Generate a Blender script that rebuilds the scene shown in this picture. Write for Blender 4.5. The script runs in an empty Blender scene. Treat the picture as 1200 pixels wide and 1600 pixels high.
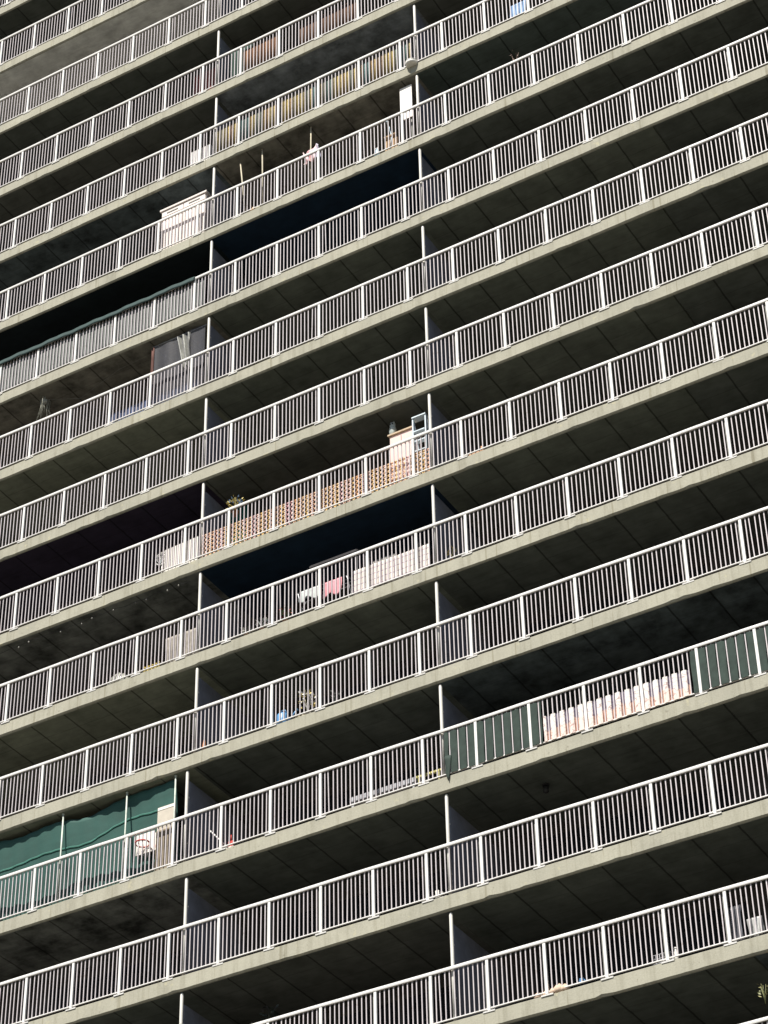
import bpy, math, random
from mathutils import Vector, Matrix
random.seed(7)
S = bpy.context.scene
COL = S.collection
GZ = 21.814                      # height of reference storey above the ground
P = 1.2                          # post spacing
HR = 1.072                       # handrail height
YB = 2.25                        # balcony depth
def Z(j): return GZ + 2.62021 * j - 0.0089014 * j * j + 0.00049396 * j ** 3

# ------------------------------------------------------------------ materials
def newmat(name):
    m = bpy.data.materials.new(name); m.use_nodes = True
    nt = m.node_tree; nt.nodes.clear()
    out = nt.nodes.new('ShaderNodeOutputMaterial'); b = nt.nodes.new('ShaderNodeBsdfPrincipled')
    nt.links.new(b.outputs[0], out.inputs[0])
    return m, nt, b
def N(nt, t, **kw):
    n = nt.nodes.new(t)
    for k, v in kw.items():
        if k in n.inputs.keys() if isinstance(k, str) else False: n.inputs[k].default_value = v
        else: setattr(n, k, v)
    return n
def L(nt, a, b): nt.links.new(a, b)
def c4(c): return (c[0], c[1], c[2], 1)
def coords(nt, scale=(1, 1, 1), rnd=True):
    tc = N(nt, 'ShaderNodeTexCoord'); mp = N(nt, 'ShaderNodeMapping')
    mp.inputs['Scale'].default_value = scale
    if rnd:
        oi = N(nt, 'ShaderNodeObjectInfo'); mu = N(nt, 'ShaderNodeMath', operation='MULTIPLY'); mu.inputs[1].default_value = 61.0
        L(nt, oi.outputs['Random'], mu.inputs[0]); L(nt, mu.outputs[0], mp.inputs['Location'])
    L(nt, tc.outputs['Object'], mp.inputs['Vector'])
    return mp.outputs[0]
def noise(nt, vec, scale, detail=4, rough=0.6):
    n = N(nt, 'ShaderNodeTexNoise'); n.inputs['Scale'].default_value = scale
    n.inputs['Detail'].default_value = detail; n.inputs['Roughness'].default_value = rough
    L(nt, vec, n.inputs['Vector']); return n.outputs['Fac']
def ramp(nt, fac, stops):
    r = N(nt, 'ShaderNodeValToRGB'); e = r.color_ramp.elements
    while len(e) < len(stops): e.new(0.5)
    for q, (p, c) in zip(e, stops): q.position = p; q.color = c4(c)
    L(nt, fac, r.inputs[0]); return r.outputs[0]
def mix(nt, fac, a, b, mode='MIX'):
    m = N(nt, 'ShaderNodeMix', data_type='RGBA', blend_type=mode)
    for sock, v in ((m.inputs[0], fac), (m.inputs[6], a), (m.inputs[7], b)):
        if isinstance(v, (int, float)): sock.default_value = v
        elif isinstance(v, tuple): sock.default_value = c4(v)
        else: L(nt, v, sock)
    return m.outputs[2]
def bump(nt, b, h, strength=0.3, dist=0.01):
    n = N(nt, 'ShaderNodeBump'); n.inputs['Strength'].default_value = strength; n.inputs['Distance'].default_value = dist
    L(nt, h, n.inputs['Height']); L(nt, n.outputs[0], b.inputs['Normal'])
def sc(c, f): return tuple(min(1, x * f) for x in c)

def mat_plain(name, col, rough=0.6, var=0.25, scale=9, metal=0.0, spec=0.4):
    m, nt, b = newmat(name)
    v = coords(nt); f = noise(nt, v, scale)
    L(nt, ramp(nt, f, [(0.3, sc(col, 1 - var)), (0.7, sc(col, 1 + var * 0.5))]), b.inputs['Base Color'])
    b.inputs['Roughness'].default_value = rough; b.inputs['Metallic'].default_value = metal
    b.inputs['Specular IOR Level'].default_value = spec
    return m
def mat_concrete():
    m, nt, b = newmat('slab_concrete')
    v = coords(nt); vs = coords(nt, (1, 1, 0.08))
    big = ramp(nt, noise(nt, v, 0.9, 5), [(0.3, (0.345, 0.334, 0.270)), (0.5, (0.388, 0.373, 0.300)), (0.72, (0.426, 0.411, 0.330))])
    fine = ramp(nt, noise(nt, v, 26, 6, 0.7), [(0.25, (0.80, 0.80, 0.78)), (0.6, (1, 1, 1))])
    streak = ramp(nt, noise(nt, vs, 7, 4, 0.6), [(0.34, (0.74, 0.73, 0.70)), (0.50, (1, 1, 1))])
    c = mix(nt, 0.85, big, fine, 'MULTIPLY'); c = mix(nt, 0.6, c, streak, 'MULTIPLY')
    spot = ramp(nt, noise(nt, v, 5.5, 3, 0.5), [(0.66, (0, 0, 0)), (0.74, (1, 1, 1))])
    c = mix(nt, spot, c, (0.43, 0.405, 0.29))
    spot2 = ramp(nt, noise(nt, v, 8.5, 2, 0.5), [(0.24, (1, 1, 1)), (0.3, (0, 0, 0))])
    c = mix(nt, spot2, c, (0.27, 0.255, 0.20))
    drip = ramp(nt, noise(nt, coords(nt, (1, 1, 0.03)), 13, 3, 0.5), [(0.62, (1, 1, 1)), (0.70, (0.66, 0.63, 0.56))])
    c = mix(nt, 0.7, c, drip, 'MULTIPLY')
    L(nt, c, b.inputs['Base Color']); b.inputs['Roughness'].default_value = 0.9
    b.inputs['Specular IOR Level'].default_value = 0.2
    bump(nt, b, noise(nt, v, 40, 6), 0.35, 0.01)
    return m
def mat_soffit(name, col, mott=0.35, seams=True):
    m, nt, b = newmat(name)
    v = coords(nt, rnd=False); vr = coords(nt)
    base = ramp(nt, noise(nt, vr, 1.6, 6, 0.65), [(0.3, sc(col, 1 - mott)), (0.5, col), (0.72, sc(col, 1 + mott))])
    vb = coords(nt, (0.25, 1, 1))
    plank = ramp(nt, noise(nt, vb, 9, 3), [(0.35, (0.82, 0.82, 0.82)), (0.6, (1, 1, 1))])
    c = mix(nt, 0.8, base, plank, 'MULTIPLY')
    if seams:
        br = N(nt, 'ShaderNodeTexBrick'); br.offset = 0.0
        br.inputs['Scale'].default_value = 1.0; br.inputs['Brick Width'].default_value = 0.915; br.inputs['Row Height'].default_value = 30
        br.inputs['Mortar Size'].default_value = 0.026; br.inputs['Mortar Smooth'].default_value = 0.5
        br.inputs['Color1'].default_value = (1, 1, 1, 1); br.inputs['Color2'].default_value = (0.84, 0.84, 0.84, 1)
        br.inputs['Mortar'].default_value = (0.30, 0.30, 0.30, 1)
        wn = N(nt, 'ShaderNodeTexNoise'); wn.inputs['Scale'].default_value = 5; L(nt, v, wn.inputs['Vector'])
        vm = N(nt, 'ShaderNodeVectorMath', operation='MULTIPLY_ADD'); L(nt, wn.outputs['Color'], vm.inputs[0]); vm.inputs[1].default_value = (0.03, 0.03, 0); L(nt, v, vm.inputs[2])
        L(nt, vm.outputs[0], br.inputs['Vector'])
        b2 = N(nt, 'ShaderNodeTexBrick'); b2.offset = 0.0; b2.inputs['Scale'].default_value = 1; b2.inputs['Brick Width'].default_value = 60; b2.inputs['Row Height'].default_value = 0.62
        b2.inputs['Mortar Size'].default_value = 0.010; b2.inputs['Mortar Smooth'].default_value = 0.6
        b2.inputs['Color1'].default_value = (1, 1, 1, 1); b2.inputs['Color2'].default_value = (0.9, 0.9, 0.9, 1); b2.inputs['Mortar'].default_value = (0.60, 0.60, 0.60, 1)
        L(nt, vm.outputs[0], b2.inputs['Vector']); c = mix(nt, 0.8, c, b2.outputs['Color'], 'MULTIPLY')
        c = mix(nt, 0.9, c, br.outputs['Color'], 'MULTIPLY')
        bump(nt, b, br.outputs['Fac'], -0.4, 0.01)
    L(nt, c, b.inputs['Base Color']); b.inputs['Roughness'].default_value = 0.85; b.inputs['Specular IOR Level'].default_value = 0.15
    return m
def mat_paint(name, col, dirt=(0.45, 0.38, 0.28), amt=0.5):
    m, nt, b = newmat(name)
    v = coords(nt)
    f = ramp(nt, noise(nt, v, 14, 5, 0.7), [(0.30, (1, 1, 1)), (0.42, (0, 0, 0))])
    tone = ramp(nt, noise(nt, v, 2.5, 3), [(0.3, sc(col, 0.9)), (0.7, col)])
    fm = N(nt, 'ShaderNodeMath', operation='MULTIPLY'); L(nt, f, fm.inputs[0]); fm.inputs[1].default_value = amt
    L(nt, mix(nt, fm.outputs[0], tone, dirt), b.inputs['Base Color'])
    b.inputs['Roughness'].default_value = 0.45; b.inputs['Specular IOR Level'].default_value = 0.3
    return m
def mat_bands(name, stops, scale=3.0, rough=0.85, var=0.3, axis=0, fine=30):
    """colour bands varying along one axis (screens, striped cloth)"""
    m, nt, b = newmat(name)
    s = [0.02, 0.02, 0.02]; s[axis] = 1
    v = coords(nt, tuple(s), rnd=False); vf = coords(nt, rnd=False)
    c = ramp(nt, noise(nt, v, scale, 2, 0.6), stops)
    f = ramp(nt, noise(nt, vf, fine, 4, 0.7), [(0.3, (1 - var,) * 3), (0.65, (1, 1, 1))])
    L(nt, mix(nt, 1.0, c, f, 'MULTIPLY'), b.inputs['Base Color']); b.inputs['Roughness'].default_value = rough
    b.inputs['Specular IOR Level'].default_value = 0.15
    return m
def mat_cloth(name, col, var=0.18):
    return mat_plain(name, col, 0.95, var, 6, 0, 0.1)
def mat_pattern():
    m, nt, b = newmat('patterned_cloth')
    v = coords(nt, rnd=False)
    sep = N(nt, 'ShaderNodeSeparateXYZ'); L(nt, v, sep.inputs[0])
    wob = noise(nt, coords(nt, (1, 0.05, 0.05), False), 2.2, 2)
    add = N(nt, 'ShaderNodeMath', operation='MULTIPLY_ADD'); L(nt, wob, add.inputs[0]); add.inputs[1].default_value = -0.55; L(nt, sep.outputs[2], add.inputs[2])
    main = ramp(nt, add.outputs[0], [(0.0, (0.78, 0.67, 0.60)), (0.03, (0.78, 0.71, 0.65)), (0.4, (0.78, 0.75, 0.69))])
    recess_shade = ramp(nt, add.outputs[0], [(0.0, (0.58, 0.38, 0.30)), (0.055, (0.56, 0.38, 0.31)), (0.075, (0.27, 0.23, 0.29)), (0.4, (0.24, 0.22, 0.28))])  # recess stripes: lavender is shade put into the colour, peach the cloth's own
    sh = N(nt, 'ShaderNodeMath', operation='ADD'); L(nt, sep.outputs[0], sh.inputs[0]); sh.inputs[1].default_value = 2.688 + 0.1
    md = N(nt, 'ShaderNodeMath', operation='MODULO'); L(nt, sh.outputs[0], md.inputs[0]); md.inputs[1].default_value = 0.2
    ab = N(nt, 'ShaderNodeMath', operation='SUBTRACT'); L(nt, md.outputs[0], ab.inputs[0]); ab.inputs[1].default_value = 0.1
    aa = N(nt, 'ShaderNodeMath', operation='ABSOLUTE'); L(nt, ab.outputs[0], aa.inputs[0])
    band = mix(nt, ramp(nt, aa.outputs[0], [(0.044, (1, 1, 1)), (0.049, (0, 0, 0))]), main, recess_shade)
    vo = N(nt, 'ShaderNodeTexNoise'); vo.inputs['Scale'].default_value = 6.5; vo.inputs['Detail'].default_value = 1.5; L(nt, v, vo.inputs['Vector'])
    line = ramp(nt, vo.outputs['Fac'], [(0.478, (1, 1, 1)), (0.495, (0.5, 0.36, 0.38)), (0.505, (0.5, 0.36, 0.38)), (0.522, (1, 1, 1))])
    L(nt, mix(nt, 0.8, band, line, 'MULTIPLY'), b.inputs['Base Color']); b.inputs['Roughness'].default_value = 0.95
    b.inputs['Specular IOR Level'].default_value = 0.1
    return m
def mat_plaid():
    m, nt, b = newmat('plaid_cloth')
    v = coords(nt, rnd=False)
    br = N(nt, 'ShaderNodeTexBrick'); br.offset = 0.0
    mp = N(nt, 'ShaderNodeMapping'); mp.inputs['Rotation'].default_value = (math.radians(90), 0, 0); L(nt, v, mp.inputs['Vector'])
    br.inputs['Scale'].default_value = 1; br.inputs['Brick Width'].default_value = 0.17; br.inputs['Row Height'].default_value = 0.15
    br.inputs['Mortar Size'].default_value = 0.014; br.inputs['Color1'].default_value = (0.82, 0.77, 0.68, 1); br.inputs['Color2'].default_value = (0.78, 0.72, 0.66, 1)
    br.inputs['Mortar'].default_value = (0.50, 0.42, 0.46, 1); L(nt, mp.outputs[0], br.inputs['Vector'])
    L(nt, br.outputs['Color'], b.inputs['Base Color']); b.inputs['Roughness'].default_value = 0.95; b.inputs['Specular IOR Level'].default_value = 0.1
    return m
def mat_sheer(name, col, trans=0.5, streak=True, even=False):
    """thin see-through sheet (plastic, shade net)"""
    m = bpy.data.materials.new(name); m.use_nodes = True; nt = m.node_tree; nt.nodes.clear()
    out = N(nt, 'ShaderNodeOutputMaterial'); b = N(nt, 'ShaderNodeBsdfPrincipled'); t = N(nt, 'ShaderNodeBsdfTransparent'); mx = N(nt, 'ShaderNodeMixShader')
    v = coords(nt, (1, 1, 0.12) if streak else (1, 1, 1), False)
    f = noise(nt, v, 9, 4)
    L(nt, ramp(nt, f, [(0.35, sc(col, 0.7)), (0.62, col), (0.72, sc(col, 1.6))]), b.inputs['Base Color'])
    b.inputs['Roughness'].default_value = 0.4
    if not even: L(nt, ramp(nt, f, [(0.3, (trans * 0.7,) * 3), (0.7, (min(1, trans * 1.5),) * 3)]), mx.inputs[0])
    mx.inputs[0].default_value = trans
    L(nt, t.outputs[0], mx.inputs[1]); L(nt, b.outputs[0], mx.inputs[2]); L(nt, mx.outputs[0], out.inputs[0])
    return m

M = {}
M['concrete'] = mat_concrete()
M['floor'] = mat_plain('balcony_floor_tile', (0.105, 0.092, 0.082), 0.8, 0.3, 5)
M['white'] = mat_paint('white_paint', (0.80, 0.785, 0.755))
M['bar'] = mat_paint('weathered_off_white_paint', (0.59, 0.54, 0.55), (0.30, 0.22, 0.18), 0.6)
M['pole'] = mat_paint('cream_white_paint', (0.74, 0.72, 0.66), amt=0.35)
M['stile'] = mat_plain('plain_grey', (0.20, 0.20, 0.18), 0.6, 0.2)  # plain grey: strip left of each post, also wires and handles
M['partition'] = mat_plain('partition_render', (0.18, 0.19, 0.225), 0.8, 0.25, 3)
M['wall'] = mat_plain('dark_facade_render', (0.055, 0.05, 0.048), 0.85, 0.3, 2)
M['frame'] = mat_plain('dark_window_frame', (0.05, 0.045, 0.04), 0.5, 0.2)
m, nt, b = newmat('dark_window_glass'); b.inputs['Base Color'].default_value = (0.012, 0.014, 0.018, 1); b.inputs['Roughness'].default_value = 0.12
L(nt, ramp(nt, noise(nt, coords(nt), 3), [(0.3, (0.010, 0.012, 0.015)), (0.7, (0.02, 0.022, 0.026))]), b.inputs['Base Color']); M['glass'] = m
M['metal'] = mat_plain('bare_metal', (0.45, 0.46, 0.47), 0.4, 0.2, 9, 0.7)
M['black'] = mat_plain('black_plastic', (0.02, 0.02, 0.022), 0.5, 0.3)
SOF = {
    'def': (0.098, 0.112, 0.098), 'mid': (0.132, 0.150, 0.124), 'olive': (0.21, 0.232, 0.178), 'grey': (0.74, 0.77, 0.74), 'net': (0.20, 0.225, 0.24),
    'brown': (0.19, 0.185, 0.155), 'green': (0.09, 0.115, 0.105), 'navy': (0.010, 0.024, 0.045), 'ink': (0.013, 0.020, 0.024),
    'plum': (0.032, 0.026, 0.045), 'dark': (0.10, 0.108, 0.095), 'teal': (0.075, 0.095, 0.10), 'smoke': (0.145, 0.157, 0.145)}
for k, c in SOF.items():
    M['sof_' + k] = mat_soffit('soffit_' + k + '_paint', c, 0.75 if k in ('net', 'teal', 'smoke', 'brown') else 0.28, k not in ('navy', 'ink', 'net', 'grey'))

# ------------------------------------------------------------------ mesh helpers
class MB:
    def __init__(s): s.v = []; s.f = []; s.mi = []; s.sm = []
    def face(s, idx, mi=0, smooth=False): s.f.append(idx); s.mi.append(mi); s.sm.append(smooth)
    def box(s, x0, x1, y0, y1, z0, z1, mi=0):
        o = len(s.v)
        s.v += [(x, y, z) for z in (z0, z1) for y in (y0, y1) for x in (x0, x1)]
        for q in ((0, 2, 3, 1), (4, 5, 7, 6), (0, 1, 5, 4), (2, 6, 7, 3), (0, 4, 6, 2), (1, 3, 7, 5)): s.face([o + i for i in q], mi)
    def bbox(s, x0, x1, y0, y1, z0, z1, c=0.005, mi=0):
        """box with chamfered vertical and top edges"""
        o = len(s.v)
        def ring(z, i):
            return [(x0 + i + c, y0 + i, z), (x1 - i - c, y0 + i, z), (x1 - i, y0 + i + c, z), (x1 - i, y1 - i - c, z), (x1 - i - c, y1 - i, z), (x0 + i + c, y1 - i, z), (x0 + i, y1 - i - c, z), (x0 + i, y0 + i + c, z)]
        rs = [ring(z0, c), ring(z0 + c, 0), ring(z1 - c, 0), ring(z1, c)]
        for r in rs: s.v += r
        for k in range(3):
            for i in range(8): s.face([o + 8 * k + i, o + 8 * k + (i + 1) % 8, o + 8 * k + 8 + (i + 1) % 8, o + 8 * k + 8 + i], mi)
        s.face([o + i for i in range(7, -1, -1)], mi); s.face([o + 24 + i for i in range(8)], mi)
    def tube(s, pts, r, n=8, mi=0, caps=True):
        o = len(s.v); rr = r if isinstance(r, (list, tuple)) else [r] * len(pts)
        pts = [Vector(p) for p in pts]
        for i, p in enumerate(pts):
            d = (pts[min(i + 1, len(pts) - 1)] - pts[max(i - 1, 0)]).normalized()
            a = d.cross(Vector((0, 0, 1)) if abs(d.z) < 0.9 else Vector((1, 0, 0))).normalized(); b2 = d.cross(a)
            for k in range(n):
                t = 2 * math.pi * k / n
                s.v.append(tuple(p + (a * math.cos(t) + b2 * math.sin(t)) * rr[i]))
        for i in range(len(pts) - 1):
            for k in range(n): s.face([o + i * n + k, o + i * n + (k + 1) % n, o + (i + 1) * n + (k + 1) % n, o + (i + 1) * n + k], mi, True)
        if caps: s.face([o + k for k in range(n - 1, -1, -1)], mi); s.face([o + (len(pts) - 1) * n + k for k in range(n)], mi)
    def ring(s, c, R, r, axis='y', n=24, mi=0):
        o = len(s.v); q = 6
        for i in range(n):
            t = 2 * math.pi * i / n
            for k in range(q):
                u = 2 * math.pi * k / q; rad = R + r * math.cos(u); h = r * math.sin(u)
                if axis == 'y': p = (rad * math.cos(t), h, rad * math.sin(t))
                else: p = (rad * math.cos(t), rad * math.sin(t), h)
                s.v.append((c[0] + p[0], c[1] + p[1], c[2] + p[2]))
        for i in range(n):
            for k in range(q): s.face([o + i * q + k, o + ((i + 1) % n) * q + k, o + ((i + 1) % n) * q + (k + 1) % q, o + i * q + (k + 1) % q], mi, True)
    def lathe(s, prof, n=16, c=(0, 0, 0), mi=0, sx=1, sy=1):
        o = len(s.v)
        for r, z in prof:
            for k in range(n):
                t = 2 * math.pi * k / n; s.v.append((c[0] + r * math.cos(t) * sx, c[1] + r * math.sin(t) * sy, c[2] + z))
        for i in range(len(prof) - 1):
            for k in range(n): s.face([o + i * n + k, o + i * n + (k + 1) % n, o + (i + 1) * n + (k + 1) % n, o + (i + 1) * n + k], mi, True)
        s.face([o + k for k in range(n - 1, -1, -1)], mi); s.face([o + (len(prof) - 1) * n + k for k in range(n)], mi)
    def grid(s, fn, nx, nz, mi=0, smooth=True):
        o = len(s.v)
        for i in range(nx + 1):
            for k in range(nz + 1): s.v.append(fn(i / nx, k / nz))
        for i in range(nx):
            for k in range(nz):
                a = o + i * (nz + 1) + k
                s.face([a, a + nz + 1, a + nz + 2, a + 1], mi, smooth)
    def leaf(s, p, d, ln, w, mi=0):
        d = Vector(d).normalized(); a = d.cross(Vector((random.uniform(-1, 1), random.uniform(-1, 1), random.uniform(-1, 1)))).normalized(); p = Vector(p)
        o = len(s.v); s.v += [tuple(p), tuple(p + d * ln * 0.5 + a * w), tuple(p + d * ln), tuple(p + d * ln * 0.5 - a * w)]
        s.face([o, o + 1, o + 2, o + 3], mi)
    def mesh(s, name, mats):
        me = bpy.data.meshes.new(name); me.from_pydata(s.v, [], s.f)
        for m_ in (mats if isinstance(mats, (list, tuple)) else [mats]): me.materials.append(m_)
        me.polygons.foreach_set('material_index', s.mi); me.polygons.foreach_set('use_smooth', s.sm); me.update()
        return me
def link(name, me, parent=None, loc=(0, 0, 0), rot=(0, 0, 0)):
    o = bpy.data.objects.new(name, me); o.location = loc; o.rotation_euler = rot
    if parent: o.parent = parent
    COL.objects.link(o); return o
def build(name, mb, mats, parent=None, loc=(0, 0, 0), rot=(0, 0, 0), solid=0):
    o = link(name, mb.mesh(name, mats), parent, loc, rot)
    if solid:
        md = o.modifiers.new('thickness', 'SOLIDIFY'); md.thickness = solid; md.offset = 0
    return o
def tag(o, label, cat, group=None, kind=None):
    o['label'] = label; o['category'] = cat
    if group: o['group'] = group
    if kind: o['kind'] = kind
    return o
def thing(name, loc, label, cat, group=None):
    return tag(link(name, None, None, loc), label, cat, group)

# ------------------------------------------------------------------ building
J0, J1 = -2, 15                   # storeys built
KL, KR = -14.66, 10.34
bays = [(-14.66, -4.66), (-4.66, 0.34), (0.34, 5.34), (5.34, 10.34)]
TH = 0.325
soff = {}                          # (storey whose ceiling it is, bay) -> paint
for j in range(J0, J1 + 1):
    for q in range(4): soff[(j, q)] = 'def'
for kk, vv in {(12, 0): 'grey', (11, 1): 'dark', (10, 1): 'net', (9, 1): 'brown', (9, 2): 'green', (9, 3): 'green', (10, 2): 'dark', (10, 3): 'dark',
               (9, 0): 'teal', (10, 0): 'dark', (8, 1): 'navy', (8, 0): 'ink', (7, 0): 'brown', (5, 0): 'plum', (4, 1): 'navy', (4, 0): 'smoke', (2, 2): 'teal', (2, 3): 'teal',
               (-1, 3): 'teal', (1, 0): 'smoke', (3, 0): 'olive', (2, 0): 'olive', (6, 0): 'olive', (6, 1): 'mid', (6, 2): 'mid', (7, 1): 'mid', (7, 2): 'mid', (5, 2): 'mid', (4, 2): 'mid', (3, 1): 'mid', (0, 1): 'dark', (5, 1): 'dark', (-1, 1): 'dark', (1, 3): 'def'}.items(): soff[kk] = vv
bld = thing('apartment_building', (0, 0, 0), 'high rise concrete apartment block with long open balconies on every floor', 'apartment building')

def slab_mesh(seed):
    rnd = random.Random(seed); mb = MB()
    n = 240; x0, x1 = KL * P - 0.15, KR * P + 0.15
    chips = {rnd.randrange(3, n - 3): rnd.uniform(0.01, 0.032) for _ in range(9)}
    ph = [rnd.uniform(0, 6.28) for _ in range(4)]
    prof_n = 6
    for i in range(n + 1):
        x = x0 + (x1 - x0) * i / n
        d = 0.004 * math.sin(x * 0.9 + ph[0]) + 0.003 * math.sin(x * 2.7 + ph[1]) + rnd.uniform(-0.001, 0.001)
        e = 0.005 * math.sin(x * 1.3 + ph[2]) + rnd.uniform(-0.003, 0.003) + chips.get(i, 0) + 0.5 * chips.get(i - 1, 0)
        for (y, z) in ((YB + 0.3, 0), (0.008, 0), (0.0, -0.008), (0.0, -TH + 0.03), (0.035, -TH), (YB + 0.3, -TH)):
            mb.v.append((x, y + (d if y < 0.1 else 0), z + (e * (0.4 if z == -TH else 1) if z < -0.1 and y < 0.1 else 0)))
    for i in range(n):
        for k in range(prof_n):
            a = i * prof_n + k; b2 = i * prof_n + (k + 1) % prof_n
            mb.face([a, a + prof_n, b2 + prof_n, b2], 1 if k == 0 else 0)
    mb.face(list(range(prof_n)), 0); mb.face([n * prof_n + k for k in range(prof_n - 1, -1, -1)], 0)
    return mb.mesh('floor_slab', [M['concrete'], M['floor']])
slabs = {}
for j in range(J0, J1 + 2):
    s = link('floor_slab', slab_mesh(100 + j), bld, (0, 0, Z(j))); slabs[j] = s
    if j > J0:
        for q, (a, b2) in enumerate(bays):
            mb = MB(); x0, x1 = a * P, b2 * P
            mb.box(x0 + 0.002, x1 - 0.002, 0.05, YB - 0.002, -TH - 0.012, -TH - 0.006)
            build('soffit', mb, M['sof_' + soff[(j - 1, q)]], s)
pole_me = None
def clear(j): return Z(j + 1) - Z(j) - TH
div_shift = {(2, -4.66): -0.135, (1, -4.66): -0.075, (0, -4.66): -0.09, (1, 0.34): 0.035, (0, 0.34): 0.03}
for j in range(J0, J1 + 1):
    c = clear(j)
    for kd in (-14.66, -4.66, 0.34, 10.34):
        x = (kd + div_shift.get((j, kd), 0)) * P
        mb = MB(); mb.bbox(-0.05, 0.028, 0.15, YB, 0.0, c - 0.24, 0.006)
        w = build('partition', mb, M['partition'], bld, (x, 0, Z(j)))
        mb = MB(); h = c - 0.02
        mb.tube([(0, 0.085, 0.0), (0, 0.085, h * 0.5), (0, 0.085, h - 0.05), (0, 0.085, h - 0.012), (0, 0.085, h)], [0.036, 0.036, 0.036, 0.03, 0.018], 12)
        mb.box(-0.02, 0.02, 0.118, 0.152, 0.5, 0.53); mb.box(-0.02, 0.02, 0.118, 0.152, 1.6, 1.63)
        build('pole', mb, M['pole'], w)
    # back wall of the balconies with sliding doors
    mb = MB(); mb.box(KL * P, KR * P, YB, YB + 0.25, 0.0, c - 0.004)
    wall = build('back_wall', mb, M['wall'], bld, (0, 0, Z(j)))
    for (a, b2) in ((-13.9, -10.4), (-9.0, -5.4), (-4.1, -0.3), (0.9, 4.7), (5.9, 9.7)):
        mb = MB(); xa, xb = a * P, b2 * P
        mb.box(xa, xb, YB - 0.04, YB - 0.002, 2.0, 2.08)
        mb.box(xa, xb, YB - 0.04, YB - 0.002, 0.02, 0.1)
        for i in range(4):
            xx = xa + (xb - xa - 0.07) * i / 3; mb.box(xx, xx + 0.07, YB - 0.045, YB - 0.003, 0.1, 2.0)
        mb.box(xa + 0.01, xb - 0.01, YB - 0.02, YB - 0.012, 0.1, 2.0, 1)
        build('window', mb, [M['frame'], M['glass']], wall)
mb = MB(); mb.box(KL * P, KR * P, 0.6, YB + 0.25, 0.0, Z(J0) - TH - 0.002)
build('lower_wall', mb, M['concrete'], bld)
mb = MB(); mb.box(KL * P - 0.15, KR * P + 0.15, YB + 0.302, YB + 9, 0.0, Z(J1 + 1) + 0.9)
build('core_wall', mb, M['wall'], bld)
mb = MB(); mb.box(KL * P - 0.15, KR * P + 0.15, 0.0, 0.2, 0.002, 0.9)
build('parapet', mb, M['concrete'], bld, (0, 0, Z(J1 + 1)))

# ------------------------------------------------------------------ railings
def panel_mesh(seed):
    rnd = random.Random(seed); mb = MB()
    for i in range(1, 12):
        x = i * P / 12 + rnd.uniform(-0.003, 0.003); lean = rnd.uniform(-0.003, 0.003) if rnd.random() < 0.94 else rnd.uniform(-0.02, 0.02); w = 0.0104
        o = len(mb.v)
        for (xx, z) in ((x, 0.075), (x + lean, 1.045)):
            mb.v += [(xx - w, 0.006, z), (xx + w, 0.006, z), (xx + w, 0.027, z), (xx - w, 0.027, z)]
        for q in ((0, 1, 5, 4), (1, 2, 6, 5), (2, 3, 7, 6), (3, 0, 4, 7)): mb.face([o + t for t in q])
    mb.bbox(0.031, P - 0.031, 0.0, 0.032, 0.050, 0.074, 0.003, 2)
    mb.box(P - 0.066, P - 0.032, 0.030, 0.042, 0.076, 1.043, 1)
    return mb.mesh('baluster_panel', [M['bar'], M['stile'], M['white']])
panels = [panel_mesh(i) for i in range(20)]
def part_panel(k0, k1):
    mb = MB(); n0 = math.ceil(k0 * 12 + 0.3); n1 = math.floor(k1 * 12 - 0.3)
    for i in range(n0, n1 + 1):
        x = (i - k0 * 12) * 0.1; mb.box(x - 0.0108, x + 0.0108, 0.006, 0.027, 0.075, 1.045)
    mb.bbox(0.0, (k1 - k0) * P, 0.0, 0.032, 0.048, 0.076, 0.003)
    return mb.mesh('baluster_panel', [M['bar'], M['stile'], M['white']])
endL = part_panel(KL, -14.02); endR = part_panel(10.02, KR)
mb = MB(); mb.bbox(-0.030, 0.030, -0.016, 0.03, 0.012, 1.042, 0.004); post_me = mb.mesh('post', M['white'])
mb = MB(); mb.bbox(-0.125, 0.125, -0.014, 0.05, -0.004, 0.011, 0.003)
mb.bbox(-0.125, 0.125, -0.014, -0.006, -0.020, -0.005, 0.003)
plate_me = mb.mesh('base_plate', M['white'])
rail_labels = {
    14: 'white bar railing only just showing in the top left corner', 13: 'white bar railing directly above the light grey painted ceiling',
    12: 'white bar railing directly below the light grey painted ceiling', 11: 'white bar railing with brown reed screens behind its bars',
    10: 'white bar railing with a straw screen and a white bowl at its foot', 9: 'white bar railing in front of the pink flag and the tall white board',
    8: 'white bar railing with grey mesh and a dark green fold over its handrail', 7: 'white bar railing below the clear plastic curtain',
    6: 'plain white bar railing one floor above the ladder and the owl', 5: 'white bar railing with the pink and orange lattice behind its bars',
    4: 'white bar railing in front of the pink towel and the plaid blanket', 3: 'white bar railing in front of the blue watering can',
    2: 'white bar railing woven with dark green fabric and patterned cloth', 1: 'white bar railing one floor below the green tarpaulin',
    0: 'white bar railing in front of the wire crate, lowest one seen whole', -1: 'white bar railing just showing in the bottom right corner'}
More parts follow.
